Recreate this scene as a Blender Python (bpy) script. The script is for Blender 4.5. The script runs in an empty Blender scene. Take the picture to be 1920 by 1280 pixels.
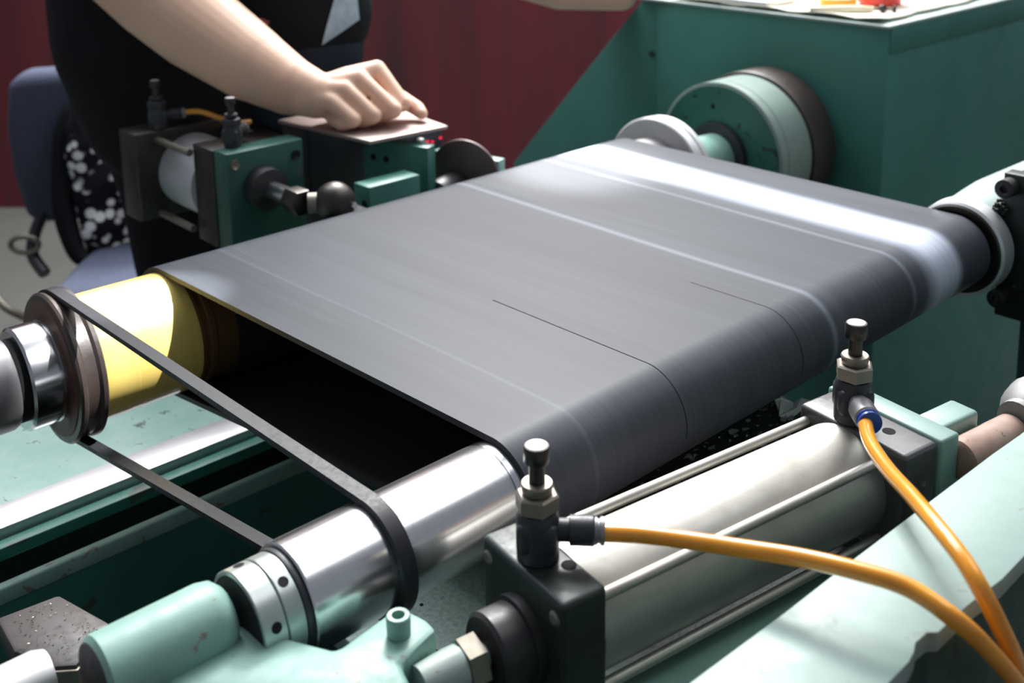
import bpy, bmesh, math, random
from mathutils import Vector, Matrix, Quaternion
from mathutils import noise as mnoise
random.seed(7)
PI = math.pi
S = bpy.context.scene
COL = S.collection

# ------------------------------------------------------------------ camera
cam_d = bpy.data.cameras.new('camera'); cam = bpy.data.objects.new('camera', cam_d); COL.objects.link(cam)
FPX, PITCH, ROLL, PPY, AZ = 2110.8, 0.204080, -0.0164786, 141.3, 0.8317809
cp, sp, cr, sr, ca, sa = math.cos(PITCH), math.sin(PITCH), math.cos(ROLL), math.sin(ROLL), math.cos(AZ), math.sin(AZ)
Mroll = Matrix(((cr, -sr, 0), (sr, cr, 0), (0, 0, 1)))
Mp = Matrix(((1, 0, 0), (0, -sp, -cp), (0, cp, -sp)))
Ma = Matrix(((sa, -ca, 0), (ca, sa, 0), (0, 0, 1)))
W2C = Mroll @ Mp @ Ma                      # rows: right, down, forward
rt, dn, fw = W2C.row[0], W2C.row[1], W2C.row[2]
cam.matrix_world = Matrix(((rt[0], -dn[0], -fw[0], 0), (rt[1], -dn[1], -fw[1], 0), (rt[2], -dn[2], -fw[2], 1.3), (0, 0, 0, 1)))
cam_d.sensor_width = 36; cam_d.lens = FPX / 1920 * 36
cam_d.shift_y = -(640 - PPY) / 1920
cam_d.clip_start = 0.05; cam_d.clip_end = 60
cam_d.dof.use_dof = True; cam_d.dof.focus_distance = 0.80; cam_d.dof.aperture_fstop = 8
S.camera = cam
FWD = Vector((0.674, 0.739, 0)); RGT = Vector((0.739, -0.674, 0))

# ------------------------------------------------------------------ world, lights, exposure
w = bpy.data.worlds.new('world'); S.world = w; w.use_nodes = True
bg = w.node_tree.nodes['Background']; bg.inputs[0].default_value = (0.80, 0.88, 1.0, 1); bg.inputs[1].default_value = 0.20
def area(name, loc, tgt, sx, sy, power, col=(1, 1, 1), spread=180):
    d = bpy.data.lights.new(name, 'AREA'); d.shape = 'RECTANGLE'; d.size = sx; d.size_y = sy; d.energy = power; d.color = col
    d.spread = math.radians(spread)
    o = bpy.data.objects.new(name, d); COL.objects.link(o); o.location = loc
    o.rotation_euler = (Vector(tgt) - Vector(loc)).to_track_quat('-Z', 'Y').to_euler()
    return o
area('window_light', (2.6, 2.9, 3.4), (0.6, 0.6, 0.9), 1.1, .8, 215, (1.0, 0.985, 0.95))
area('metal_reflection_light', (1.5, 2.6, 4.0), (0.7, 0.8, 0.9), 3.0, 1.6, 110, (0.92, 0.96, 1.0))  # added unseen panel above and behind, for the metals to reflect
area('roller_sheen_light', FWD * 3.7 + Vector((0, 0, 2.7)), (0.6, 0.6, 0.9), 4.2, 1.3, 45, (0.97, 0.99, 1.0))  # added out of view to whiten the steel roller's reflection
def spot(name, loc, tgt, power, ang, blend, rad):
    d = bpy.data.lights.new(name, 'SPOT'); d.energy = power; d.spot_size = math.radians(ang); d.spot_blend = blend; d.shadow_soft_size = rad
    o = bpy.data.objects.new(name, d); COL.objects.link(o); o.location = loc
    o.rotation_euler = (Vector(tgt) - Vector(loc)).to_track_quat('-Z', 'Y').to_euler(); return o
spot('sun_patch_spot', (1.35, -.05, 3.0), (.360, .920, .880), 900, 3.2, .25, .012)  # narrow spot added to put a sunlit patch on the yellow sleeve
area('overhead_reflection_panel', (2.9, 1.55, 3.8), (2.9, 1.55001, 0), 3.2, 1.6, 50, (0.97, 0.99, 1.0))  # added overhead panel that the steel roller reflects as a white band
area('overhead_reflection_panel', (2.9, -.35, 3.8), (2.9, -.34999, 0), 3.2, 1.4, 26, (0.97, 0.99, 1.0))  # second added panel; the gap between them reflects as a dark line
spot('sun_patch_spot', (1.9, 2.7, 2.9), (.945, .925, .915), 1100, 4.4, .7, .03)  # soft narrow spot added for the bright patch at the belt's back corner
S.view_settings.view_transform = 'Standard'; S.view_settings.look = 'None'; S.view_settings.gamma = 1
S.view_settings.use_curve_mapping = False; S.view_settings.exposure = 0.35

# ------------------------------------------------------------------ materials
def srgb(r, g, b):
    f = lambda c: ((c / 255 + 0.055) / 1.055) ** 2.4 if c > 10 else c / 255 / 12.92
    return (f(r), f(g), f(b), 1)
class N:
    def __init__(s, name):
        s.m = bpy.data.materials.new(name); s.m.use_nodes = True; s.t = s.m.node_tree; s.b = s.t.nodes['Principled BSDF']
    def n(s, ty, **k):
        x = s.t.nodes.new(ty)
        for a, v in k.items():
            if a.startswith('i_'): x.inputs[a[2:].replace('_', ' ')].default_value = v
            else: setattr(x, a, v)
        return x
    def l(s, a, b): s.t.links.new(a, b)
    def coord(s, scale=(1, 1, 1), kind='Object'):
        tc = s.n('ShaderNodeTexCoord'); mp = s.n('ShaderNodeMapping'); mp.inputs['Scale'].default_value = scale
        s.l(tc.outputs[kind], mp.inputs['Vector']); return mp.outputs[0]
    def noise(s, scale, detail=4, rough=.6, vec=None, dist=0):
        x = s.n('ShaderNodeTexNoise'); x.inputs['Scale'].default_value = scale; x.inputs['Detail'].default_value = detail
        x.inputs['Roughness'].default_value = rough; x.inputs['Distortion'].default_value = dist
        if vec is None: vec = s.coord()
        s.l(vec, x.inputs['Vector']); return x.outputs[0]
    def ramp(s, fac, stops, interp='LINEAR'):
        x = s.n('ShaderNodeValToRGB'); x.color_ramp.interpolation = interp; e = x.color_ramp.elements
        while len(e) < len(stops): e.new(0.5)
        for q, (p, c) in zip(e, stops): q.position = p; q.color = c if len(c) == 4 else (*c, 1)
        s.l(fac, x.inputs[0]); return x.outputs[0]
    def mix(s, fac, a, b):
        x = s.n('ShaderNodeMix', data_type='RGBA')
        if isinstance(fac, float): x.inputs[0].default_value = fac
        else: s.l(fac, x.inputs[0])
        for i, v in ((6, a), (7, b)):
            if isinstance(v, tuple): x.inputs[i].default_value = v
            else: s.l(v, x.inputs[i])
        return x.outputs[2]
    def base(s, c):
        if isinstance(c, tuple): s.b.inputs['Base Color'].default_value = c
        else: s.l(c, s.b.inputs['Base Color'])
    def bump(s, h, strength=.3, dist=.001):
        x = s.n('ShaderNodeBump'); x.inputs['Strength'].default_value = strength; x.inputs['Distance'].default_value = dist
        s.l(h, x.inputs['Height']); s.l(x.outputs[0], s.b.inputs['Normal'])
    def set(s, rough=.5, metal=0., spec=.5):
        s.b.inputs['Roughness'].default_value = rough; s.b.inputs['Metallic'].default_value = metal
        s.b.inputs['Specular IOR Level'].default_value = spec; return s
def paint(name, c, c2=None, rough=.38, chips=.0, chipc=(60, 45, 40), scale=9, grime=.35, spec=.5):
    x = N(name); x.set(rough, 0, spec)
    v = x.noise(scale, 5, .65)
    c2 = c2 or tuple(int(k * .72) for k in c)
    col = x.mix(x.ramp(v, [(.35, (0, 0, 0)), (.75, (1, 1, 1))]), srgb(*c), srgb(*c2))
    g = x.noise(scale * 6, 6, .7)
    col = x.mix(x.ramp(g, [(.62, (0, 0, 0)), (.78, (grime,) * 3)]), col, srgb(*[int(k * .45) for k in c]))
    if chips:
        k = x.noise(scale * 3.3, 6, .6, dist=.6)
        col = x.mix(x.ramp(k, [(.66 - chips * .1, (0, 0, 0)), (.68 - chips * .1, (.85,) * 3)]), col, srgb(*chipc))
    x.base(col)
    r = x.ramp(g, [(.3, (rough - .06,) * 3), (.8, (min(1, rough + .22),) * 3)]); x.l(r, x.b.inputs['Roughness'])
    x.bump(x.noise(scale * 22, 3), .12, .0006)
    return x.m
def metal(name, c, rough=.25, scale=30, stretch=(1, 1, 1), var=.35, dirt=0., metallic=1., dirtc=(70, 62, 50)):
    x = N(name); x.set(rough, metallic)
    v = x.noise(scale, 5, .6, x.coord(stretch))
    col = x.mix(x.ramp(v, [(.3, (0, 0, 0)), (.8, (var,) * 3)]), srgb(*c), srgb(*[int(k * .5) for k in c]))
    if dirt:
        k = x.noise(7, 6, .7); msk = x.ramp(k, [(.55 - dirt * .2, (0, 0, 0)), (.75, (dirt,) * 3)])
        col = x.mix(msk, col, srgb(*dirtc))
        x.l(x.ramp(k, [(.5, (rough,) * 3), (.8, (min(1, rough + .35),) * 3)]), x.b.inputs['Roughness'])
    x.base(col); x.bump(v, .08, .0004)
    return x.m
M = {}
M['green'] = paint('green_paint', (58, 116, 104), (46, 98, 88), .42, .15, (70, 70, 66))
M['green_dark'] = paint('dark_green_paint', (36, 72, 64), (26, 52, 47), .5, .2, (30, 32, 30))
M['green_cab'] = paint('cabinet_green_paint', (64, 124, 114), (54, 108, 100), .4, 0, scale=5, grime=.2)
M['mint'] = paint('mint_paint', (136, 172, 161), (112, 152, 141), .42, .22, (124, 104, 98), scale=16, grime=.6)
M['grey_mint'] = paint('thin_mint_overspray', (150, 160, 156), (134, 168, 158), .4, .1, (110, 104, 98), scale=30)
M['pale'] = paint('pale_mint_paint', (170, 184, 179), (154, 172, 166), .35, .1, (120, 128, 124), scale=12, grime=.3)
M['beam_top'] = paint('worn_lit_paint', (142, 162, 156), (128, 152, 145), .42, .12, (130, 140, 134), scale=14, grime=.35)  # lit tone of the beam's green put into the top's colour, with chips
M['steel'] = metal('polished_steel', (205, 205, 208), .2, 60, (.25, 1, 1), .2)
M['lit_steel'] = metal('lit_white_steel', (226, 226, 228), .38, 40, (1, 1, 1), .15, 0, .45)  # whitish base stands in for light falling on the roller flanges
M['steel_roll'] = metal('ground_steel', (232, 232, 236), .22, 40, (4, .6, .6), .1)
M['tube_al'] = metal('dull_aluminium', (204, 200, 192), .42, 22, (.6, 2, 2), .5, .45, .7, dirtc=(128, 128, 116))
M['dull'] = metal('dull_zinc', (146, 139, 128), .48, 60, (1, 1, 1), .4, .3, .7)
M['darksteel'] = metal('dark_steel', (84, 80, 78), .42, 60, (1, 1, 1), .5, .2, dirtc=(40, 36, 34))
M['grey_alloy'] = metal('grey_alloy', (150, 148, 150), .45, 30, (1, 1, 1), .3, .2, .6)
M['black'] = paint('black_coating', (46, 44, 46), (34, 33, 36), .42, .1, (90, 88, 86), scale=20, grime=.2)
M['black_green'] = paint('black_coating_with_green_overspray', (36, 35, 37), (34, 54, 49), .42, .1, (90, 88, 86), scale=16, grime=.2)
M['plastic'] = paint('black_plastic', (44, 46, 52), (38, 40, 46), .4, 0, scale=30, grime=.1)
M['rubber'] = paint('black_rubber', (42, 43, 47), (34, 35, 39), .45, 0, scale=40, grime=.1, spec=.35)
M['dark'] = paint('dark_grimy_iron', (24, 24, 28), (18, 18, 22), .7, 0, scale=20, grime=.1)
M['blue'] = paint('blue_plastic', (30, 72, 160), (28, 64, 140), .3, 0, scale=20, grime=.1)
M['brown'] = metal('rusty_brown_iron', (98, 66, 52), .5, 20, (1, 1, 1), .5, .4, .3, (60, 38, 30))
M['rubber_brown'] = paint('oily_rubber', (66, 56, 52), (50, 44, 42), .35, 0, scale=20)
M['pinkish'] = paint('copper_brown_bush', (178, 150, 138), (140, 108, 96), .45, .1, scale=30)
M['paper'] = paint('cream_paper', (240, 234, 214), (246, 242, 228), .7, 0, scale=8, grime=.06)
M['white'] = paint('white_plastic', (240, 240, 238), (232, 232, 230), .45, 0, scale=8, grime=.05)
M['orange'] = paint('amber_plastic', (236, 176, 70), (226, 160, 54), .4, 0, scale=8, grime=.05)
M['red'] = paint('coral_red_plastic', (250, 84, 72), (240, 72, 62), .35, 0, scale=8, grime=.05)
M['leaf'] = paint('green_plastic', (90, 160, 60), None, .5)
M['hole'] = paint('bore_black', (8, 8, 9), (6, 6, 7), .9, 0, scale=20, grime=0)
# hose
x = N('amber_polyurethane_hose'); x.set(.22); x.base(x.mix(x.noise(30, 3, .5, x.coord()), srgb(238, 170, 52), srgb(206, 132, 34)))
x.b.inputs['Subsurface Weight'].default_value = .35; x.b.inputs['Subsurface Radius'].default_value = (.01, .006, .002); x.b.inputs['Subsurface Scale'].default_value = .6
x.b.inputs['Coat Weight'].default_value = .5; M['hose'] = x.m
# yellow wrap
x = N('yellow_tape_wrap'); x.set(.34)
wv = x.n('ShaderNodeTexWave', wave_type='BANDS', bands_direction='X', wave_profile='SAW'); wv.inputs['Scale'].default_value = 11; wv.inputs['Distortion'].default_value = .5
wv.inputs['Detail'].default_value = 2; x.l(x.coord(), wv.inputs['Vector'])
vv = x.noise(10, 4, .6, x.coord((5, .8, .8)))
c = x.mix(vv, srgb(246, 222, 132), srgb(228, 192, 92)); c = x.mix(x.ramp(wv.outputs[0], [(.93, (0, 0, 0)), (1, (.5, .5, .5))]), c, srgb(244, 226, 150))
x.base(c); x.bump(wv.outputs[0], .3, .0006); x.b.inputs['Coat Weight'].default_value = .3; M['yellow'] = x.m
x = N('darker_brown_wrap'); x.set(.5); x.base(x.mix(x.noise(8, 4, .6, x.coord((5, .8, .8))), srgb(112, 84, 42), srgb(70, 50, 30))); M['brown_wrap'] = x.m  # browner and darker than the yellow wrap
# wide belt: wear bands run around the loop (constant X)
x = N('abrasive_belt_face'); x.set(.40, 0, .14)
tc = x.n('ShaderNodeTexCoord'); sep = x.n('ShaderNodeSeparateXYZ'); x.l(tc.outputs['Object'], sep.inputs[0])
wob = x.noise(3, 2, .5, x.coord((3, .8, .8)))
ad = x.n('ShaderNodeMath', operation='MULTIPLY_ADD'); x.l(wob, ad.inputs[0]); ad.inputs[1].default_value = .012; x.l(sep.outputs[0], ad.inputs[2])
X0, X1 = .42, 1.10
qn = x.n('ShaderNodeMapRange'); qn.inputs['From Min'].default_value = .49; qn.inputs['From Max'].default_value = .95; x.l(sep.outputs[1], qn.inputs['Value'])
dx_ = x.n('ShaderNodeMath', operation='SUBTRACT'); x.l(ad.outputs[0], dx_.inputs[0]); dx_.inputs[1].default_value = .46
m1_ = x.n('ShaderNodeMath', operation='MULTIPLY'); x.l(dx_.outputs[0], m1_.inputs[0]); x.l(qn.outputs[0], m1_.inputs[1])
m2_ = x.n('ShaderNodeMath', operation='MULTIPLY_ADD'); x.l(m1_.outputs[0], m2_.inputs[0]); m2_.inputs[1].default_value = -.078; x.l(ad.outputs[0], m2_.inputs[2])
mr = x.n('ShaderNodeMapRange'); mr.inputs['From Min'].default_value = X0 + .006; mr.inputs['From Max'].default_value = X1 + .006; x.l(m2_.outputs[0], mr.inputs['Value'])
P = lambda v: (v - X0) / (X1 - X0)
g = lambda v: (v * 1.0, v * 1.09, v * 1.30)
st = [(0, g(.052)), (P(.484), g(.056)), (P(.4865), g(.09)), (P(.489), g(.060)), (P(.577), g(.058)), (P(.580), g(.048)), (P(.7225), g(.048)), (P(.724), g(.020)), (P(.7255), g(.047)),
      (P(.764), g(.05)), (P(.769), g(.22)), (P(.774), g(.058)), (P(.788), g(.07)), (P(.80), g(.052)), (P(.885), g(.05)), (P(.894), g(.055)), (P(.898), g(.17)), (P(.903), g(.06)), (P(.918), g(.075)), (P(.943), g(.60)), (P(.978), g(.60)), (P(.992), g(.07)), (1, g(.058))]
band = x.ramp(mr.outputs[0], st)
fine = x.noise(1, 8, .75, x.coord((240, 2.2, 2.2)))
mid = x.noise(1, 4, .6, x.coord((34, 1.6, 1.6)))
c = x.mix(x.ramp(fine, [(.35, (0, 0, 0)), (.72, (.75, .75, .75))]), band, x.mix(.5, band, g(.12) + (1,)))
c = x.mix(x.ramp(mid, [(.35, (0, 0, 0)), (.7, (.42, .42, .42))]), c, g(.032) + (1,))
x.base(c); x.l(x.ramp(fine, [(.2, (.42,) * 3), (.8, (.52,) * 3)]), x.b.inputs['Roughness']); x.bump(fine, .05, .0003); x.b.inputs['Sheen Weight'].default_value = .0
M['belt'] = x.m
x = N('belt_backing'); x.set(.6); x.base(x.mix(x.noise(1, 4, .6, x.coord((90, 3, 3))), srgb(38, 36, 44), srgb(28, 26, 32))); M['belt_back'] = x.m
x = N('belt_cut_line'); x.set(.9); x.base(srgb(14, 14, 16)); M['cut'] = x.m
# deck with pits and chips
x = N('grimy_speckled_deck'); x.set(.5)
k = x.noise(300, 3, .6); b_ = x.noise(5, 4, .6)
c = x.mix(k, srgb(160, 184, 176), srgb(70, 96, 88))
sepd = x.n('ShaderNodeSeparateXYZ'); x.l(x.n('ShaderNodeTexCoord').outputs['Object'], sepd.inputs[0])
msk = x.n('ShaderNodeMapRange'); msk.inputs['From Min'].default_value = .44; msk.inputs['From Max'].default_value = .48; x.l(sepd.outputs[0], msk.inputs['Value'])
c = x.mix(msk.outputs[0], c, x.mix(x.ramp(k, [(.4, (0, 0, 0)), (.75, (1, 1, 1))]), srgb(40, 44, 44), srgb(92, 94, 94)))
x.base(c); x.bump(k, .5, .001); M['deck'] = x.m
# table green, dusty
M['table'] = paint('dusty_pale_green_paint', (160, 188, 180), (128, 170, 158), .42, .18, (70, 78, 74), scale=16, grime=.5)
M['strip'] = metal('bright_steel_strip', (222, 218, 220), .5, 50, (.3, 2, 2), .25)
# background
x = N('dark_red_sheet'); x.set(.55)
k = x.noise(1, 5, .6, x.coord((9, 9, .5)))
x.base(x.mix(x.ramp(k, [(.3, (0, 0, 0)), (.7, (1, 1, 1))]), srgb(104, 24, 36), srgb(62, 28, 33))); M['redwall'] = x.m
x = N('concrete_floor'); x.set(.6); x.base(x.mix(x.noise(3, 6, .65), srgb(90, 90, 87), srgb(68, 69, 66))); M['floor'] = x.m
# skin, clothes
x = N('skin'); x.set(.5); k = x.noise(9, 3, .5)
x.base(x.mix(k, srgb(240, 202, 178), srgb(232, 186, 160))); x.b.inputs['Subsurface Weight'].default_value = .25
x.b.inputs['Subsurface Radius'].default_value = (.012, .005, .003); x.b.inputs['Subsurface Scale'].default_value = .8; M['skin'] = x.m
x = N('black_cotton'); x.set(.85, 0, .25); x.base(x.mix(x.noise(12, 3), srgb(26, 27, 32), srgb(18, 19, 24))); x.bump(x.noise(14, 3, .5), .5, .01); M['cotton'] = x.m
x = N('black_trousers'); x.set(.85, 0, .2); x.base(x.mix(x.noise(12, 3), srgb(20, 21, 26), srgb(15, 16, 20))); M['trouser'] = x.m
x = N('denim'); x.set(.85, 0, .2); x.base(x.mix(x.noise(60, 3), srgb(44, 52, 64), srgb(30, 36, 46))); M['denim'] = x.m
x = N('pale_print'); x.set(.7); x.base(x.mix(x.noise(60, 4, .6), srgb(214, 226, 234), srgb(120, 150, 170))); M['print'] = x.m
x = N('pink_print'); x.set(.7); x.base(srgb(170, 90, 96)); M['pinkprint'] = x.m
x = N('hair'); x.set(.5); x.base(srgb(24, 20, 18)); M['hair'] = x.m
x = N('blue_grey_fabric'); x.set(.9, 0, .2); x.base(x.mix(x.noise(80, 3), srgb(88, 93, 112), srgb(72, 77, 95))); M['chair'] = x.m
x = N('floral_fabric'); x.set(.85, 0, .2)
vo = x.n('ShaderNodeTexVoronoi'); vo.inputs['Scale'].default_value = 40; vo.inputs['Randomness'].default_value = .8; x.l(x.coord(), vo.inputs['Vector'])
cl = x.noise(11, 2, .5)
pet = x.ramp(vo.outputs['Distance'], [(.40, (1, 1, 1)), (.50, (0, 0, 0))]); cm = x.ramp(cl, [(.47, (0, 0, 0)), (.53, (1, 1, 1))])
ml = x.n('ShaderNodeMath', operation='MULTIPLY'); x.l(pet, ml.inputs[0]); x.l(cm, ml.inputs[1])
x.base(x.mix(ml.outputs[0], srgb(24, 24, 32), srgb(246, 248, 248))); M['floral'] = x.m
x = N('led_red'); x.set(.5); x.base(srgb(60, 0, 4)); x.b.inputs['Emission Color'].default_value = (1, .02, .08, 1); x.b.inputs['Emission Strength'].default_value = .8; M['led'] = x.m
x = N('clear_disc'); x.set(.35); x.base(srgb(120, 104, 100)); x.b.inputs['Alpha'].default_value = 1; M['disc'] = metal('worn_brown_disc', (118, 104, 100), .45, 14, (1, 1, 1), .4, .3, .5)

# ------------------------------------------------------------------ mesh helpers
def link(name, bm, mat, parent=None, smooth=False, ang=35):
    me = bpy.data.meshes.new(name); bm.normal_update()
    if smooth:
        for f in bm.faces: f.smooth = True
        a = math.radians(ang)
        for e in bm.edges:
            if len(e.link_faces) == 2 and e.calc_face_angle(0) > a: e.smooth = False
    bm.to_mesh(me); bm.free()
    if isinstance(mat, (list, tuple)):
        for q in mat: me.materials.append(q)
    else: me.materials.append(mat)
    o = bpy.data.objects.new(name, me); COL.objects.link(o)
    if parent: o.parent = parent
    return o
def tag(o, label, cat=None, group=None, kind=None):
    if label: o['label'] = label
    if cat: o['category'] = cat
    if group: o['group'] = group
    if kind: o['kind'] = kind
    return o
def thing(name, label, cat, loc=(0, 0, 0), rz=0, group=None):
    o = bpy.data.objects.new(name, None); COL.objects.link(o); o.location = loc; o.rotation_euler = (0, 0, rz); o.empty_display_size = .02
    return tag(o, label, cat, group)
def box(bm, x0, x1, y0, y1, z0, z1, bev=.0, seg=2):
    t = bmesh.new(); bmesh.ops.create_cube(t, size=1)
    for v in t.verts: v.co = Vector(((x0 + x1) / 2 + v.co.x * (x1 - x0), (y0 + y1) / 2 + v.co.y * (y1 - y0), (z0 + z1) / 2 + v.co.z * (z1 - z0)))
    if bev: bmesh.ops.bevel(t, geom=t.edges[:], offset=bev, segments=seg, profile=.5, affect='EDGES')
    me = bpy.data.meshes.new('t'); t.to_mesh(me); t.free(); bm.from_mesh(me); bpy.data.meshes.remove(me); return bm
def nb(): return bmesh.new()
def bx(name, mat, parent, *a, **k): return link(name, box(nb(), *a, **k), mat, parent, True, 50)
def frame(axis):
    z = Vector(axis).normalized(); h = Vector((0, 0, 1)) if abs(z.z) < .9 else Vector((1, 0, 0))
    x_ = h.cross(z).normalized(); return x_, z.cross(x_), z
def lathe(bm, prof, origin=(0, 0, 0), axis=(0, 0, 1), seg=48, phase=0):
    """prof: list of (distance along axis, radius)"""
    X_, Y_, Z_ = frame(axis); o = Vector(origin); rings = []
    for t, r in prof:
        if r < 1e-6: rings.append([bm.verts.new(o + Z_ * t)])
        else: rings.append([bm.verts.new(o + Z_ * t + X_ * r * math.cos(2 * PI * (i + phase) / seg) + Y_ * r * math.sin(2 * PI * (i + phase) / seg)) for i in range(seg)])
    for a, b in zip(rings, rings[1:]):
        if len(a) == 1 and len(b) == 1: continue
        for i in range(seg):
            j = (i + 1) % seg
            if len(a) == 1: bm.faces.new((a[0], b[j], b[i]))
            elif len(b) == 1: bm.faces.new((a[i], a[j], b[0]))
            else: bm.faces.new((a[i], a[j], b[j], b[i]))
    if len(rings[0]) > 1: bm.faces.new(list(reversed(rings[0])))
    if len(rings[-1]) > 1: bm.faces.new(rings[-1])
    bmesh.ops.recalc_face_normals(bm, faces=bm.faces[:])
    return bm
def cyl(t0, t1, r, b=.0):
    if b: return [(t0, r - b), (t0 + b * .3, r - b * .3), (t0 + b, r), (t1 - b, r), (t1 - b * .3, r - b * .3), (t1, r - b)]
    return [(t0, r), (t1, r)]
def lt(name, mat, parent, prof, origin, axis, seg=48, phase=0): return link(name, lathe(nb(), prof, origin, axis, seg, phase), mat, parent, True, 32)
def smooth_path(pts, n=10):
    P_ = [Vector(p) for p in pts]; out = []
    for i in range(len(P_) - 1):
        p0 = P_[max(i - 1, 0)]; p1 = P_[i]; p2 = P_[i + 1]; p3 = P_[min(i + 2, len(P_) - 1)]
        for k in range(n):
            t = k / n
            out.append(.5 * ((2 * p1) + (-p0 + p2) * t + (2 * p0 - 5 * p1 + 4 * p2 - p3) * t * t + (-p0 + 3 * p1 - 3 * p2 + p3) * t ** 3))
    out.append(P_[-1]); return out
def tube(bm, path, r, seg=20, cap=True):
    n = len(path); rr = r if callable(r) else (lambda t: r); prev = None; rings = []
    for i, p in enumerate(path):
        d = (path[min(i + 1, n - 1)] - path[max(i - 1, 0)]).normalized()
        if prev is None: X_, Y_, _ = frame(d)
        else: X_ = (prev - d * prev.dot(d)).normalized(); Y_ = d.cross(X_)
        prev = X_; R = rr(i / (n - 1))
        rings.append([bm.verts.new(p + X_ * R * math.cos(2 * PI * k / seg) + Y_ * R * math.sin(2 * PI * k / seg)) for k in range(seg)])
    for a, b in zip(rings, rings[1:]):
        for k in range(seg): bm.faces.new((a[k], a[(k + 1) % seg], b[(k + 1) % seg], b[k]))
    if cap: bm.faces.new(list(reversed(rings[0]))); bm.faces.new(rings[-1])
    bmesh.ops.recalc_face_normals(bm, faces=bm.faces[:]); return bm
def prism(bm, poly, z0, z1, bev=0, M_=None):
    t = bmesh.new(); a = [t.verts.new((x_, y_, z0)) for x_, y_ in poly]; b = [t.verts.new((x_, y_, z1)) for x_, y_ in poly]; n = len(poly)
    t.faces.new(list(reversed(a))); t.faces.new(b)
    for i in range(n): t.faces.new((a[i], a[(i + 1) % n], b[(i + 1) % n], b[i]))
    bmesh.ops.recalc_face_normals(t, faces=t.faces[:])
    if bev: bmesh.ops.bevel(t, geom=t.edges[:], offset=bev, segments=2, profile=.5, affect='EDGES')
    if M_ is not None: bmesh.ops.transform(t, matrix=M_, verts=t.verts[:])
    me = bpy.data.meshes.new('t'); t.to_mesh(me); t.free(); bm.from_mesh(me); bpy.data.meshes.remove(me); return bm
def copy_tree(o, parent=None):
    c = o.copy(); COL.objects.link(c); c.parent = parent
    for ch in [k for k in bpy.data.objects if k.parent == o]: copy_tree(ch, c)
    return c

# ------------------------------------------------------------------ setting
def struct(o): o['kind'] = 'structure'; return o
fl = struct(bx('floor', M['floor'], None, -6, 8, -6, 8, -.1, 0))
bm = nb()   # corrugated sheet wall, perpendicular to the view in plan, 4 m away
n = 260; W0 = -4.0; W1 = 5.0
for i in range(n + 1):
    s_ = W0 + (W1 - W0) * i / n
    k = (s_ / .28) % 1; d = .006 * (.5 + .5 * math.sin(2 * PI * k))
    p = FWD * (4.0 + d) + RGT * s_
    bm.verts.new((p.x, p.y, 0)); bm.verts.new((p.x, p.y, 3.2))
bm.verts.ensure_lookup_table()
for i in range(n): bm.faces.new((bm.verts[2 * i], bm.verts[2 * i + 2], bm.verts[2 * i + 3], bm.verts[2 * i + 1]))
g2 = bmesh.ops.extrude_face_region(bm, geom=bm.faces[:]); vs = [v for v in g2['geom'] if isinstance(v, bmesh.types.BMVert)]
bmesh.ops.translate(bm, verts=vs, vec=FWD * .06); bmesh.ops.recalc_face_normals(bm, faces=bm.faces[:])
struct(link('wall_back', bm, M['redwall']))

# ------------------------------------------------------------------ machine body, table and rails
t = thing('work_table', 'pale green dusty machine table with bright steel edge strip, left under the yellow roller', 'table')
bx('table_top', M['table'], t, -.5, 1.0, 1.03, 1.27, .672, .699, bev=.001)
bx('edge_strip', M['strip'], t, -.5, .93, .992, 1.032, .68, .7005, bev=.0008)['label'] = 'bright bare steel strip'
bx('lip', M['green'], t, -.5, .93,   .972, .986, .681, .693, bev=.001)
bx('apron', M['dark'], t, -.5, .93, .99, 1.02, .60, .68)  # near-black colour stands in for the shade inside the slot
for lx in (-.4, .85):
    bx('leg', M['green_dark'], t, lx, lx + .06, 1.15, 1.21, 0, .672)
    bx('leg', M['green_dark'], t, lx, lx + .06, 1.03, 1.09, 0, .672)
t = thing('side_rail', 'long green side rail with top edge coloured pale as lit, in front of the dark slot', 'rail')
bx('rail_top', M['mint'], t, -.5,   .93, .9035, .9135, .685, .7, bev=.0015)  # mint over the green web paints in the light on the top face
bx('web', M['green'], t, -.5, .93, .9045, .9125, .30, .685)
bx('foot', M['green_dark'], t, -.5, .93, .87, .95, .2815, .30, bev=.002)
t = thing('machine_bed', 'dark green iron bed under the rollers', 'machine bed')
bx('bed', M['dark'], t, -.45, .98, .16, .98, .0, .28, bev=.004)  # near-black base added so the gap above it reads as deep shade
bx('support_wall', M['green_dark'], t, .40, .80, .24, .55, .28, .785, bev=.003)
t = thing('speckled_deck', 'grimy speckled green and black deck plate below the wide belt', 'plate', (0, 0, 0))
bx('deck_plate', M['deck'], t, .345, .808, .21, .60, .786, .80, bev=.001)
bm = nb()
for i in range(26):
    px, py = (random.uniform(.37, .47), random.uniform(.40, .57)) if i < 14 else (random.uniform(.5, .8), random.uniform(.44, .53))
    r = random.choice((.0014, .0022, .0036)); lathe(bm, [(0, r), (.0005, r * .9)], (px, py, .80), (0, 0, 1), 9)
h_ = link('pit', bm, M['hole'], t); h_['kind'] = 'stuff'
bm = nb()
for i in range(420):
    u_, v_ = random.random(), random.random(); px = .50 + .30 * u_ ** .7; py = .42 + .115 * v_
    s_ = random.choice((.0012, .002, .0035, .005)) * random.uniform(.6, 1.1); a = random.uniform(0, PI)
    q = [Vector((math.cos(a + k * PI / 2 + random.uniform(-.5, .5)) * s_, math.sin(a + k * PI / 2) * s_ * .6, random.uniform(.0004, .002))) + Vector((px, py, .8003)) for k in range(4)]
    bm.faces.new([bm.verts.new(p) for p in q])
tag(link('metal_chips', bm, metal('grey_chips', (190, 190, 188), .6, metallic=.3)), 'grey grit and chips scattered on the dark deck under the wide belt', 'debris', kind='stuff')
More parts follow.
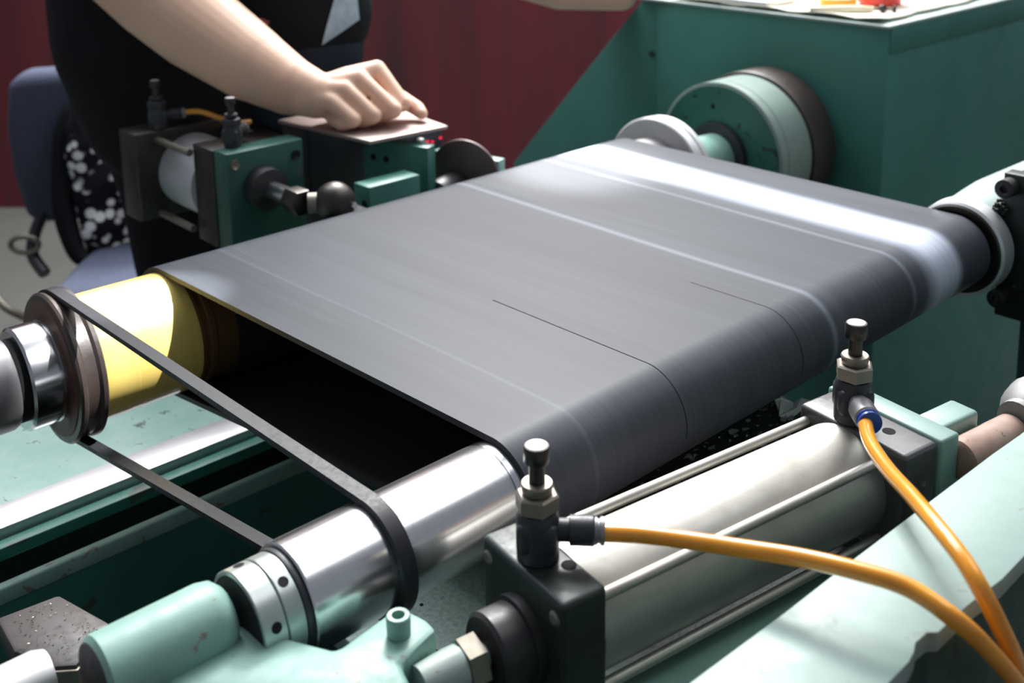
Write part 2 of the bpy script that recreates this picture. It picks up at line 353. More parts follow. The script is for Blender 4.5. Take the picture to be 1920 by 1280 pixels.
bm = nb(); pl = [(.781, .516), (.79, .509), (.826, .512), (.82, .519), (.812, .522), (.806, .532), (.801, .528), (.796, .531), (.79, .523)]
prism(bm, pl, .8005, .8015)
for v in bm.verts: v.co.z += .006 * max(0, (v.co.y - .515) / .017) + .002 * math.sin(v.co.x * 300)
tag(link('paper_scrap', bm, M['white']), 'torn white paper scrap on the dark deck at the belt edge', 'paper')

# cabinet
t = thing('machine_cabinet', 'large green machine cabinet with sloped left side, at upper right', 'cabinet')
XC, YC, ZC = 1.42, .783, 1.043
bm = nb()
poly = [(YC, 0.0), (YC, ZC - .0045), (1.20, ZC - .0045), (1.20, 0.0)]
def yz_prism(bm, poly, x0, x1, bev=0):
    return prism(bm, poly, 0, x1 - x0, bev, Matrix(((0, 0, 1, x0), (1, 0, 0, 0), (0, 1, 0, 0), (0, 0, 0, 1))))
yz_prism(bm, poly, XC, 2.3, .0015); link('body', bm, M['green_cab'], t, True, 40)
bm = nb(); yz_prism(bm, [(1.201, 0), (1.201, ZC - .0045), (1.234, ZC - .0048), (1.56, .690), (1.56, 0)], XC + .002, 2.1, .0012); link('sloped_side', bm, M['green_cab'], t, True, 40)
bx('top_panel', M['pale'], t, XC - .003, 2.3, YC - .002, 1.236, ZC - .0042, ZC, bev=.0006)  # paler than the cabinet green: strong light on the panel put into colour
bx('front_lip', M['green_cab'], t, XC + .004, 2.3, YC - .0015, YC, ZC - .040, ZC - .0045, bev=.001)
bm = nb(); lathe(bm, cyl(0, .003, .006, .001), (XC - .001, 1.208, .95), (-1, 0, 0), 16); link('screw', bm, M['green_dark'], t)

t = thing('cardboard_sheet', 'thin cream card sheet lying on the cabinet top', 'sheet')
bm = nb(); nx, ny = 26, 20; g_ = []
for i in range(nx + 1):
    row = []
    for j in range(ny + 1):
        xx = 1.424 + .75 * i / nx; yy = .800 + .375 * j / ny
        if j == 0: yy += .008 * mnoise.noise(Vector((xx * 14, 0, 0))) + max(0, (xx - 1.50)) * .03
        zz = ZC + .0022 + .0028 * abs(mnoise.noise(Vector((xx * 6, yy * 6, 2)))) + (.004 * (1 if i == 0 else 0) * abs(math.sin(yy * 30)))
        row.append(bm.verts.new((xx, yy, zz)))
    g_.append(row)
for i in range(nx):
    for j in range(ny): bm.faces.new((g_[i][j], g_[i + 1][j], g_[i + 1][j + 1], g_[i][j + 1]))
o = link('card', bm, M['paper'], t, True); sd = o.modifiers.new('thick', 'SOLIDIFY'); sd.thickness = .0018; sd.offset = 1
ZT = ZC + .0065
tag(bx('notepad', M['white'], None, 1.425, 1.51, .99, 1.14, ZT - .001, ZT + .007, bev=.001), 'white pad at the back left of the cabinet top', 'notepad')
t = thing('amber_tape_roll', 'flat amber-rimmed white reel lying on the card sheet beside the red bowl', 'reel', (1.499, .912, ZT - .001))
lt('rim', M['orange'], t, cyl(0, .014, .027, .002), (0, 0, 0), (0, 0, 1)); lt('disc', M['white'], t, cyl(.014, .0155, .0245, .0005), (0, 0, 0), (0, 0, 1))
t = thing('red_bowl', 'coral red plastic bowl on the cabinet top', 'bowl', (1.566, .882, ZT - .001))
lt('bowl_body', M['red'], t, [(0, .0), (0, .028), (.003, .032), (.045, .037), (.048, .0375), (.048, .035), (.006, .029), (.006, 0)], (0, 0, 0), (0, 0, 1))
t = thing('marking_gauge', 'small hand tool with pale wooden handle and steel thumbscrew lying by the cabinet edge', 'tool', (1.470, .858, ZT + .003), 0)
d_ = Vector((.62, -.62, 0)).normalized()
a0 = Vector((-.045, .055, 0))
bm = nb(); tube(bm, smooth_path([a0, a0 + d_ * .03, a0 + d_ * .07, a0 + d_ * .092], 4), lambda q: .0052 - .001 * math.cos(q * 6), 12)
link('handle', bm, paint('bare_wood', (226, 218, 196), (208, 196, 168), .5, 0), t, True)
lt('shaft', M['dull'], t, cyl(.09, .122, .0022), a0, d_, 12); lt('thumb_screw', M['darksteel'], t, cyl(-.006, .006, .0055, .001), a0 + d_ * .105 + Vector((0, 0, .001)), (.7, .7, 0), 14)
lt('tip', M['darksteel'], t, cyl(.120, .124, .0055, .001), a0, d_, 14)
t = thing('green_marker', 'small green capped marker at the back of the cabinet top', 'marker', (1.625, .915, ZT + .004))
lt('barrel', M['darksteel'], t, cyl(0, .03, .004, .001), (-.02, 0, 0), (.8, .3, 0), 14); lt('cap', M['leaf'], t, cyl(.03, .048, .005, .001), (-.02, 0, 0), (.8, .3, 0), 14)

# ------------------------------------------------------------------ rollers
YA, ZA, YB, ZB = .4933, .8927, .9563, .8525
AX = (1, 0, 0)
t = thing('steel_roller', 'polished steel tension roller carrying the front bend of the wide belt', 'roller', (.27, YA, ZA))
L = lambda x_: x_ - .27
lt('roller_body', M['steel_roll'], t, [(L(.2745), .029), (L(.2745), .0315), (L(.2755), .0323), (L(.421), .0323), (L(.4225), .0318), (L(.424), .0318), (L(.4255), .0323), (L(1.03), .0323), (L(1.03), .02)], (0, 0, 0), AX, 96)
lt('seal_ring', M['plastic'], t, cyl(L(.2705), L(.2746), .0300, .0006), (0, 0, 0), AX, 64)
for x0_, x1_ in ((.2455, .2592), (.2598, .2706)):
    prof = [(L(x0_), .021), (L(x0_), .0286), (L(x0_) + .0006, .0292), (L(x1_) - .0006, .0292), (L(x1_), .0286), (L(x1_), .02)]
    lt('adjuster_collar', metal('worn_mint_steel' + str(x0_), (200, 206, 204), .3, 12, (1, 1, 1), .3, .5, .75, (130, 190, 176)), t, prof, (0, 0, 0), AX, 64)
lt('recess', M['dark'], t, [(L(.2452), 0), (L(.2452), .0262), (L(.2456), .0270)], (0, 0, 0), AX, 48)  # flat dark disc paints the shade of the hollow collar end
for xx, ang in ((.2650, 58), (.2530, 20), (.2650, 150), (.2530, 110)):
    a = math.radians(ang); nrm = Vector((0, -math.cos(a), math.sin(a)))
    lt('pin_hole', M['hole'], t, [(.0282, .0030), (.0294, .0030), (.0294, 0)], (L(xx), 0, 0), nrm, 18)
lt('end_neck', M['darksteel'], t, cyl(L(1.03), L(1.062), .034), (0, 0, 0), AX, 64)
lt('flange_face', M['darksteel'], t, [(L(1.0498), .0335), (L(1.0485), .0440), (L(1.0499), .0455)], (0, 0, 0), AX, 80)  # darker disc colours the flange side that gets little light
lt('end_flange', M['lit_steel'], t, [(L(1.052), .030), (L(1.050), .0460), (L(1.052), .0485), (L(1.070), .0495), (L(1.0735), .047), (L(1.0765), .03)], (0, 0, 0), AX, 80)

t = thing('roller_support', 'pale round bearing arm with black bolted plate, right edge by the belt end', 'bearing support')
bm = nb(); lathe(bm, [(1.0765, .036), (1.0765, .044), (1.085, .047), (1.10, .048), (1.13, .0505), (1.155, .0520), (1.20, .0515), (1.30, .050), (1.42, .050), (1.42, .0)], (0, YA, ZA), AX, 64); link('bearing_arm', bm, M['pale'], t, True)
bx('mount_plate', M['black_green'], t, 1.0785, 1.096, .24, .4635, .823, .973, bev=.0015)
bx('mount_block', M['black'], t, 1.0965, 1.23, .23, .4600, .823, .969, bev=.002)
bx('pillar', M['green_dark'], t, 1.11, 1.22, .25, .45, 0, .823, bev=.002)
for zz in (.960, .846):
    lt('bolt', M['black'], t, [(0, .004), (0, .0085), (.001, .0095), (.015, .0095), (.0155, .0085), (.0155, .004), (.011, .004), (.011, 0)], (1.0785, .456, zz), (-1, 0, 0), 24)
bm = nb()
for i in range(60):
    c_ = Vector((1.077 + random.gauss(0, .003), YA - .030 + random.gauss(0, .003), ZA + .042 + random.gauss(0, .004)))
    box(bm, c_.x - .0015, c_.x + .0015, c_.y - .0015, c_.y + .0015, c_.z - .001, c_.z + .002)
tag(link('swarf_clump', bm, M['dark']), 'small dark clump of swarf on the pale bearing arm', 'debris', kind='stuff')

t = thing('yellow_roller', 'yellow tape-wrapped drive roller with grooved pulley at its left end', 'roller', (.316, YB, ZB))
L = lambda x_: x_ - .316
lt('yellow_sleeve', M['yellow'], t, [(L(.336), .040), (L(.336), .0572), (L(.338), .0577), (L(.428), .0572), (L(.4335), .0566), (L(.4335), .04)], (0, 0, 0), AX, 96)
lt('edge_ring', M['brown_wrap'], t, [(L(.4336), .045), (L(.4336), .0555), (L(.437), .0558), (L(.438), .054), (L(.443), .054), (L(.444), .0555), (L(.449), .0555), (L(.45), .045)], (0, 0, 0), AX, 96)
lt('brown_sleeve', M['brown_wrap'], t, cyl(L(.4502), L(1.09), .0545), (0, 0, 0), AX, 96)
lt('belt_core', M['dark'], t, cyl(L(.47), L(1.085), .0570), (0, 0, 0), AX, 96)
pu = lt('pulley', M['rubber_brown'], t, [(L(.318), .02), (L(.316), .062), (L(.3165), .0660), (L(.3185), .0678), (L(.3215), .0672), (L(.3235), .0645), (L(.3335), .0645), (L(.336), .067), (L(.3395), .0675), (L(.341), .065), (L(.341), .02)], (0, 0, 0), AX, 96)
lt('pulley_face', M['brown'], t, [(L(.3163), .036), (L(.3150), .0375), (L(.3150), .0600), (L(.3162), .0615)], (0, 0, 0), AX, 96)
lt('bearing_collar', M['steel'], t, [(L(.286), .034), (L(.286), .043), (L(.288), .0455), (L(.309), .0455), (L(.3095), .044), (L(.312), .044), (L(.3125), .0455), (L(.3152), .0455), (L(.3152), .03)], (0, 0, 0), AX, 96)
lt('groove_ring', M['hole'], t, cyl(L(.2785), L(.2865), .0365), (0, 0, 0), AX, 64)
lt('shaft_housing', M['grey_alloy'], t, [(L(.14), 0), (L(.14), .040), (L(.275), .040), (L(.2785), .0385), (L(.2785), .03)], (0, 0, 0), AX, 80)
lt('end_flange', M['lit_steel'], t, [(L(1.128), .045), (L(1.128), .0795), (L(1.130), .0815), (L(1.140), .0815), (L(1.142), .0790), (L(1.146), .0790), (L(1.148), .081), (L(1.156), .0805), (L(1.157), .05)], (0, 0, 0), AX, 96)
lt('inner_hub', M['grey_alloy'], t, cyl(L(1.09), L(1.129), .055), (0, 0, 0), AX, 64)
lt('coupling_hub', M['mint'], t, [(L(1.157), .047), (L(1.165), .046), (L(1.20), .038), (L(1.25), .0355), (L(1.27), .0355)], (0, 0, 0), AX, 64)
lt('seal', M['plastic'], t, [(L(1.262), .050), (L(1.271), .050), (L(1.2715), .036)], (0, 0, 0), AX, 64)
t = thing('flywheel_drum', 'large pale green drum on the cabinet side behind the belt', 'drum', (1.272, YB, ZB))
dm = N('drum_rim_paint'); dm.set(.36); dm.base(dm.mix(dm.noise(12, 4), srgb(146, 158, 153), srgb(112, 136, 128))); 
lt('drum_rim', dm.m, t, [(.0, .1035), (.0005, .1070), (.001, .1078), (.016, .1078), (.0164, .1070), (.0172, .1070), (.0176, .1078), (.072, .1078), (.072, .10)], (0, 0, 0), AX, 128)
lt('drum_face', paint('stained_green_face', (40, 104, 90), (30, 80, 70), .45, .45, (22, 26, 26), scale=11), t, [(-.0006, 0), (-.0006, .1025), (.001, .1033)], (0, 0, 0), AX, 128)
lt('back_ring', M['rubber_brown'], t, cyl(.073, .128, .1125, .002), (0, 0, 0), AX, 128)
lt('face_screw', M['hole'], t, [(-.0, .004), (.0005, .003), (.0005, 0)], (-.0008, .012, .072), (-1, 0, 0), 14)

# wide belt loop
def loop2d(yA, zA, rA, yB, zB, rB, n=40):
    d = Vector((yB - yA, zB - zA)); Ld = d.length; u = d / Ld; nn = Vector((-u.y, u.x)); nn = nn if nn.y > 0 else -nn
    s_ = (rA - rB) / Ld; c_ = math.sqrt(1 - s_ * s_); nu = u * s_ + nn * c_; nl = u * s_ - nn * c_
    aU, aL = math.atan2(nu.y, nu.x), math.atan2(nl.y, nl.x)
    pts = []
    a0_ = aU; a1_ = aL + (2 * PI if aL < aU else 0)      # around A on the -Y side
    for i in range(n + 1):
        a = a0_ + (a1_ - a0_) * i / n; pts.append((yA + rA * math.cos(a), zA + rA * math.sin(a), 0))
    p0, p1 = pts[-1], (yB + rB * math.cos(aL), zB + rB * math.sin(aL))
    for i in range(1, 24): k = i / 24; pts.append((p0[0] + (p1[0] - p0[0]) * k, p0[1] + (p1[1] - p0[1]) * k, 1))
    b0_ = aL if aL < aU else aL; b1_ = aU
    if b0_ > b1_: b0_ -= 2 * PI
    for i in range(n + 1):
        a = b0_ + (b1_ - b0_) * i / n; pts.append((yB + rB * math.cos(a), zB + rB * math.sin(a), 2))
    p0, p1 = pts[-1], pts[0]
    for i in range(1, 24): k = i / 24; pts.append((p0[0] + (p1[0] - p0[0]) * k, p0[1] + (p1[1] - p0[1]) * k, 3))
    return pts
def belt_mesh(outer, inner, xl, xr, nx=2):
    bm = nb(); n = len(outer)
    def row(pts, rev): return [[bm.verts.new((xl(p[0]) + (xr(p[0]) - xl(p[0])) * k / nx, p[0], p[1])) for k in range(nx + 1)] for p in pts]
    O = row(outer, 0); I = row(inner, 0)
    for i in range(n):
        j = (i + 1) % n
        for k in range(nx):
            f = bm.faces.new((O[i][k], O[i][k + 1], O[j][k + 1], O[j][k])); f.material_index = 0
            f = bm.faces.new((I[j][k], I[j][k + 1], I[i][k + 1], I[i][k])); f.material_index = 1
        f = bm.faces.new((O[i][0], O[j][0], I[j][0], I[i][0])); f.material_index = 1
        f = bm.faces.new((O[j][nx], O[i][nx], I[i][nx], I[j][nx])); f.material_index = 1
    bmesh.ops.recalc_face_normals(bm, faces=bm.faces[:]); return bm
t = thing('sanding_belt', 'wide dark grey abrasive belt running between the steel and yellow rollers', 'belt')
q = lambda y: max(0, min(1, (y - YA) / (YB - YA)))
xl = lambda y: .4285 - .004 * q(y); xr = lambda y: 1.045 + .035 * q(y)
OUT = loop2d(YA, ZA, .0373, YB, ZB, .0625, 56); INN = loop2d(YA, ZA, .0327, YB, ZB, .0579, 56)
bm = belt_mesh(OUT, INN, xl, xr, 6); link('belt_face', bm, [M['belt'], M['belt_back']], t, True, 40)
bm = nb()
cutpts = [p for p in OUT if True]
sub = [p for p in OUT if p[2] == 0][:34]; top = [p for p in OUT if p[2] == 3]
path = [(p[0], p[1]) for p in top[-9:]] + [(p[0], p[1]) for p in sub]
for i, (y_, z_) in enumerate(path): pass
def groove(x_, path, w_):
    bm = nb(); vs_ = []
    for y_, z_ in path:
        nrm = Vector((0, y_ - YA, z_ - ZA)).normalized() if y_ < YA else Vector((0, 0, 1)); p = Vector((x_ + .006 * (y_ - YA) / .2, y_, z_)) + nrm * .00025
        vs_.append((bm.verts.new(p), bm.verts.new(p + Vector((w_, 0, 0)))))
    for a, b in zip(vs_, vs_[1:]): bm.faces.new((a[0], a[1], b[1], b[0]))
    return bm
for x_, w_, a in ((.5775, .0007, 9), (.722, .0005, 4)):
    pth = [(p[0], p[1]) for p in top[-a:]] + [(p[0], p[1]) for p in sub]
    o = link('cut_line', groove(x_, pth, w_), M['cut'], t); o['label'] = 'thin dark cut line around the belt'

# small drive belt
t = thing('narrow_drive_belt', 'narrow black flat belt stretched from pulley to steel roller', 'belt')
O2 = loop2d(YA, ZA, .0368, YB, ZB, .0692, 40); I2 = loop2d(YA, ZA, .0325, YB, ZB, .0648, 40)
bm = belt_mesh(O2, I2, lambda y: .3285 - .004 * q(y), lambda y: .3385 - .004 * q(y), 1)
for f in bm.faces: f.material_index = 0
link('flat_belt', bm, M['rubber'], t, True, 40)

# ------------------------------------------------------------------ front pneumatic cylinder
YW = math.radians(-8.5)
AXN = Vector((math.cos(YW), math.sin(YW), 0))
t = cylr = thing('pneumatic_cylinder', 'large dull aluminium air cylinder with black end blocks, front right', 'cylinder', (.366, .4335, .92), YW)
Hh = .076   # block side ; local: x along, y -> negative is toward the viewer, z down negative
bx('front_block', M['black_green'], t, 0, .030, -Hh, 0, -Hh, 0, bev=.0035, seg=4)
bx('rear_block', paint('glossy_black_coating', (70, 68, 70), (60, 58, 60), .3, .1, (110, 108, 104), scale=20, spec=1.0), t, .259, .292, -.087, 0, -Hh, 0, bev=.0035, seg=4)
lt('barrel', M['tube_al'], t, cyl(.03, .259, .0362), (0, -.038, -.0375), AX, 96)
for yy, zz in ((-.0068, -.0105), (-.0692, -.0105), (-.0692, -.0655), (-.0068, -.0655)):
    lt('tie_rod', M['tube_al'], t, cyl(.029, .26, .0033), (0, yy, zz), AX, 20)
    lt('socket_bolt', M['dull'], t, [(-.0012, 0), (-.0012, .0028), (.0002, .0045), (.001, .0045)], (0, yy, zz), AX, 20)
lt('rod_boss', M['black'], t, [(-.024, .008), (-.024, .0195), (-.022, .0215), (-.006, .0215), (-.0055, .024), (.0, .024)], (0, -.040, -.040), AX, 48)
lt('rod_nut', M['dull'], t, [(-.0395, .0115), (-.039, .0142), (-.0285, .0142), (-.028, .0115)], (0, -.040, -.040), AX, 6, .2)
lt('piston_rod', M['grey_mint'], t, [(-.064, .0), (-.064, .0105), (-.045, .0118), (-.0396, .0118), (-.0396, .006), (-.020, .006)], (0, -.040, -.040), AX, 32)
lt('port_hole', M['hole'], t, [(0, .0043), (.0002, .0043), (.0002, 0)], (.0235, -.0505, .0000), (0, 0, 1), 20)
lt('port_hole', M['hole'], t, [(0, .0043), (.0002, .0043), (.0002, 0)], (.2770, -.0600, .0000), (0, 0, 1), 20)
t = thing('rear_clevis', 'pale green bolted clevis plate with round pin behind the cylinder, at right', 'bracket', (.366, .4335, .92), YW)
M['clevis'] = paint('clevis_green_paint', (128, 156, 148), (112, 146, 137), .34, .1, (120, 128, 124), scale=12, spec=.8)
bx('plate', M['clevis'], t, .2925, .312, -.0885, .004, -Hh - .01, .0005, bev=.002)
bx('lug', M['clevis'], t, .3122, .352, -.076, -.054, -Hh, -.002, bev=.003, seg=3)
lt('pin_bush', M['pinkish'], t, [(.312, .010), (.314, .0135), (.372, .0135), (.374, .011)], (0, -.088, -.020), AX, 32)
lt('lock_knob', M['grey_alloy'], t, [(.374, .012), (.374, .0150), (.380, .0155), (.388, .022), (.400, .025), (.408, .022), (.410, .0)], (0, -.090, -.012), AX, 24)
bx('base_flange', M['mint'], cylr, .034, .250, -.083, -.060, -.0800, -.0775, bev=.0008)
bx('foot', M['green_dark'], t, .30, .345, -Hh, 0, -.13, -Hh + .001)

# flow control valves
def valve(loc, rz, label, sc=1, mirror=1, blue=False, nut='dull', group='black angle flow control valves'):
    v = thing('flow_control_valve', label, 'valve', loc, rz, group); v.scale = (sc, sc, sc)
    lt('valve_body', M['plastic'], v, [(0, .0108), (.001, .0116), (.022, .0118), (.026, .0115), (.0285, .0105)], (0, 0, 0), (0, 0, 1), 40)
    bm = nb(); box(bm, -.0112, .0112, -.0112, .0112, .006, .024, bev=.004, seg=3); link('body_block', bm, M['plastic'], v, True, 40)
    lt('hex_nut', M[nut], v, [(.0285, .0105), (.0295, .0122), (.0375, .0122), (.0385, .0108)], (0, 0, 0), (0, 0, 1), 6, .3)
    lt('lock_ring', M[nut], v, [(.0385, .0075), (.0395, .0082), (.0435, .0088), (.0445, .0082), (.0445, .004)], (0, 0, 0), (0, 0, 1), 32)
    lt('stem', M['darksteel'], v, cyl(.0440, .0565, .0044), (0, 0, 0), (0, 0, 1), 24)
    kn = lt('knob', M['darksteel'], v, [(.0560, .0045), (.0565, .0066), (.0572, .0070), (.0650, .0070), (.0660, .0064), (.0660, 0)], (0, 0, 0), (0, 0, 1), 40)
    lt('lit_knob_top', M['grey_alloy'], kn, [(.0661, .0060), (.0664, .0056), (.0664, 0)], (0, 0, 0), (0, 0, 1), 32)  # lighter disc paints the light on top of the dark knob
    f = lt('fitting', M['grey_alloy' if blue else 'plastic'], v, [(.008, .0062), (.017, .0062), (.0175, .0080), (.0300, .0080), (.0310, .0072)], (0, 0, .0165), AX, 32)
    lt('release_ring', M['blue'] if blue else M['grey_alloy'], f, [(.0305, .0070), (.032, .0072), (.0325, .0064), (.0335, .0064), (.034, .0074), (.036, .0074), (.0365, .0050)], (0, 0, .0165), AX, 32)
    return v
def cl(u_, v_, w_=0): 
    p = Vector((.366, .4335, .92)) + AXN * u_ + Vector((-AXN.y, AXN.x, 0)) * v_; p.z += w_; return p
va = valve(cl(.0145, -.0345), math.radians(-47), 'dark flow valve on the near black cylinder block, front centre')
vb = valve(cl(.2705, -.0355), math.radians(-133), 'flow valve with blue ring on the far black cylinder block, right', 1.04, blue=True)

# hoses
t = tag(link('air_hose', tube(nb(), smooth_path([(0.3973, 0.3707, 0.9365), (0.4099, 0.3545, 0.9375), (0.4218, 0.3281, 0.941), (0.4313, 0.3014, 0.945), (0.4398, 0.2756, 0.949), (0.4464, 0.25, 0.952), (0.4545, 0.2265, 0.951), (0.4584, 0.2043, 0.944), (0.4729, 0.1947, 0.926), (0.4928, 0.1877, 0.9), (0.5251, 0.1868, 0.86)], 10), .0046, 20), M['hose'], None, True),
        'amber air hose curving right from the front centre valve', 'hose', 'amber air hoses')
t = tag(link('air_hose', tube(nb(), smooth_path([(0.6150, 0.3460, 0.9365), (0.6064, 0.3375, 0.9365), (0.5806, 0.3181, 0.938), (0.5549, 0.2922, 0.942), (0.5307, 0.2647, 0.948), (0.5063, 0.2372, 0.953), (0.4922, 0.2175, 0.952), (0.486, 0.2041, 0.944), (0.4918, 0.1969, 0.926), (0.507, 0.194, 0.9), (0.5357, 0.1968, 0.86)], 10), .0046, 20), M['hose'], None, True),
        'amber air hose dropping from the blue-ringed valve at right', 'hose', 'amber air hoses')

# right foreground beam
t = thing('foreground_beam', 'worn green beam with top coloured pale as lit in the right foreground', 'beam')
bm = nb()
poly = [(.25, .2780), (.3555, .2775), (.4269, .2752), (.4894, .2744), (.6438, .2708), (.6806, .2691), (1.08, .2640), (1.08, .2120), (.5545, .2132), (.5295, .2127), (.4998, .2153), (.4850, .2158), (.4683, .2160), (.4640, .2195), (.4540, .2200), (.4480, .2175), (.4399, .2157), (.4206, .2154), (.25, .2160)]
prism(bm, poly, .914, .925, .0008); link('beam_top', bm, M['beam_top'], t, True, 40)
bm = nb(); prism(bm, [(x_, y_ + (.004 if y_ < .25 else -.004)) for x_, y_ in poly], .60, .9138, .001); link('beam_side', bm, M['green_dark'], t, True, 40)  # side coloured darker than the top, which also cuts its green bounce
bx('beam_base', M['green_dark'], t, .3, 1.0, .22, .27, 0, .60)

# swing arm at left front
t = thing('swing_arm', 'chipped mint green cast arm holding the near end of the steel roller', 'casting', (0, 0, 0))
bm = nb(); lathe(bm, [(.1700, 0), (.1700, .0190), (.1725, .0215), (.230, .0215), (.2365, .0200), (.2405, .016), (.2405, 0)], (0, .4985, .8990), AX, 64); link('barrel', bm, M['mint'], t, True, 40)
lt('barrel_face', M['black'], t, [(.1693, 0), (.1693, .0186), (.171, .0196)], (0, .4985, .8990), AX, 48)
bm = nb()
poly = [(.181, .5000), (.238, .5000), (.2445, .4930), (.2492, .4814), (.2612, .4587), (.2705, .4405), (.2746, .4393), (.3067, .4438), (.3166, .4403), (.3197, .4255), (.3186, .4151), (.2897, .4084), (.2849, .3941), (.268, .390), (.235, .423), (.206, .459), (.196, .478), (.184, .486)]
prism(bm, poly, .858, .8955, .0035); link('flange_plate', bm, M['mint'], t, True, 40)
bx('arm_leg', M['green_dark'], t, .225, .275, .415, .455, .2805, .857, bev=.004)
b_ = lt('clamp_bolt', M['mint'], t, [(-.001, .004), (-.001, .0063), (.0105, .0065), (.0115, .0058), (.0115, .0036), (.006, .0036), (.006, 0)], (.3015, .4258, .8955), (0, 0, 1), 32)
# left block with chips
t = thing('grimy_block', 'flat grimy dark block strewn with metal chips, lower left corner', 'block')
bm = nb(); prism(bm, [(.180, .6960), (.2185, .6915), (.2315, .6405), (.2010, .6180), (.1905, .6262), (.1775, .6570)], .803, .820, .0025)
link('block_top', bm, paint('oily_brown_iron', (74, 66, 64), (52, 46, 46), .5, .3, (34, 32, 32), scale=30, grime=.6), t, True)
bm = nb(); prism(bm, [(.1895, .6245), (.2005, .6160), (.2140, .6260), (.2135, .6275), (.2005, .6182), (.1905, .6262)], .802, .8175, .0006); link('edge_highlight', bm, M['dull'], t)  # bright strip modelled in place of a thin highlight along the edge
bx('column', M['dark'], t, .185, .215, .64, .68, .28, .80)
bm = nb()
for i in range(120):
    px, py = random.uniform(.184, .224), random.uniform(.632, .688); s_ = random.uniform(.0003, .0011); a = random.uniform(0, PI)
    v4 = [bm.verts.new((px + math.cos(a + k) * s_, py + math.sin(a + k) * s_ * .4, .8203 + random.uniform(0, .0012))) for k in (0, 1.2, 3.1, 4.4)]; bm.faces.new(v4)
tag(link('metal_chips', bm, metal('bright_chips', (150, 146, 136), .5)), 'bright curly metal chips on the grimy block at lower left', 'debris', kind='stuff')
t = thing('steel_cap_lever', 'bright steel-topped green lever end in the bottom left corner', 'lever')
bm = nb(); lathe(bm, [(.06, 0), (.06, .016), (.170, .016), (.176, .014), (.178, .0)], (0, .588, .846), (1, 0, 0), 40); link('steel_cap', bm, M['strip'], t, True)
bx('lever_body', M['green_dark'], t, .06, .173, .575, .601, .2805, .846, bev=.003)

# ------------------------------------------------------------------ rear small cylinder group
t = thing('small_air_cylinder', 'small air cylinder with grey and green end blocks, beside the worker', 'cylinder', (.59, 1.148, .95))
bx('front_block', paint('scuffed_green_paint', (46, 94, 83), (34, 70, 62), .4, .1, (80, 80, 76)), t, .014, .117, .010, .042, -.125, 0, bev=.0015)
bx('side_plate', M['darksteel'], t, .012, .112, .0425, .090, -.122, -.001, bev=.0015)
bx('rear_block', M['darksteel'], t, -.022, .10, .178, .225, -.115, 0, bev=.0025)
lt('barrel', metal('stained_barrel', (205, 205, 212), .4, 14, (1, 1, 1), .2, .5, .35, (160, 142, 104)), t, cyl(.09, .178, .048), (.054, 0, -.060), (0, 1, 0), 64)
for xx, zz in ((-.002, -.012), (-.004, -.108), (.098, -.012)):
    lt('tie_rod', M['dull'], t, cyl(.09, .178, .0045), (xx + .010, 0, zz), (0, 1, 0), 16)
lt('hub', M['black'], t, [(-.012, .018), (-.010, .025), (.0125, .026)], (.058, 0, -.048), (0, 1, 0), 40)
lt('bolt', M['dull'], t, [(.011, .0), (.011, .003), (.009, .0055), (.013, .006)], (.024, -.002, -.014), (0, 1, 0), 20)
lt('bolt', M['dark'], t, [(.011, .0), (.011, .003), (.009, .0055), (.013, .006)], (.106, -.002, -.018), (0, 1, 0), 20)
lt('piston_rod', M['steel'], t, cyl(-.055, -.010, .0115), (.058, 0, -.048), (0, 1, 0), 32)
lt('rod_nut', M['darksteel'], t, cyl(-.082, -.055, .016, .002), (.058, 0, -.048), (0, 1, 0), 6)
lt('mount', M['green_dark'], t, cyl(0, .06, .03), (.05, .03, -.25), (0, 0, 1), 24)
t = thing('ball_joint', 'round dark ball joint at the end of the small cylinder rod', 'joint', (.676, 1.045, .902))
bm = nb(); bmesh.ops.create_uvsphere(bm, u_segments=28, v_segments=18, radius=.0235); link('ball', bm, M['darksteel'], t, True)
lt('neck', M['dull'], t, cyl(.016, .030, .012), (0, 0, 0), (-.8, .6, .0), 24); lt('stud', M['steel'], t, cyl(.0, .028, .004), (.0, 0, -.006), (.35, -.9, .2), 14)
bx('stand', M['dark'], t, -.02, .03, -.02, .02, -.22, -.01)
t = thing('stop_block', 'small pale-topped green block next to the ball joint', 'block')
bx('block', M['green'], t, .720, .795, 1.040, 1.071, .80, .910, bev=.0015); lt('bolt_hole', M['hole'], t, [(0, .005), (.0003, .005), (.0003, 0)], (.7198, 1.05, .888), (-1, 0, 0), 16)
bx('post', M['green_dark'], t, .73, .78, 1.045, 1.068, .70, .80)
t = thing('guide_bar', 'green guide bar with pale top edge running beside the grey disc', 'bar')
bm = nb(); prism(bm, [(.7930, 1.1540), (.8100, 1.1540), (.8370, 1.0620), (.8200, 1.0560)], .868, .935, .0012); link('bar', bm, M['green'], t, True)
bm = nb(); prism(bm, [(.8875, 1.13), (.9040, 1.134), (.9270, 1.0330), (.9120, 1.0290)], .850, .905, .0012); link('bar', bm, M['mint'], t, True)
for k in (.16, .36): lt('bolt_hole', M['hole'], t, [(0, .0045), (.0002, .0045), (.0002, 0)], ((.7930 + .0270 * k) - .0003, 1.1540 - .098 * k, .912), (-.97, -.24, 0), 14)
bx('stand', M['green_dark'], t, .890, .905, 1.08, 1.12, .70, .849)
bx('stand', M['green_dark'], t, .805, .82, 1.08, 1.13, .70, .867)
t = thing('guard_disc', 'thin worn grey-brown round disc beside the belt', 'disc', (.892, 1.072, .879), math.radians(22))
lt('disc', M['disc'], t, cyl(-.002, .002, .0500, .0008), (0, 0, 0), AX, 80)
lt('spindle', M['black'], t, cyl(-.055, -.002, .020, .001), (0, .012, -.012), AX, 40); lt('spindle_ring', M['steel'], t, [(-.0555, .0195), (-.0562, .0200), (-.0555, .0205)], (0, .012, -.012), AX, 40)
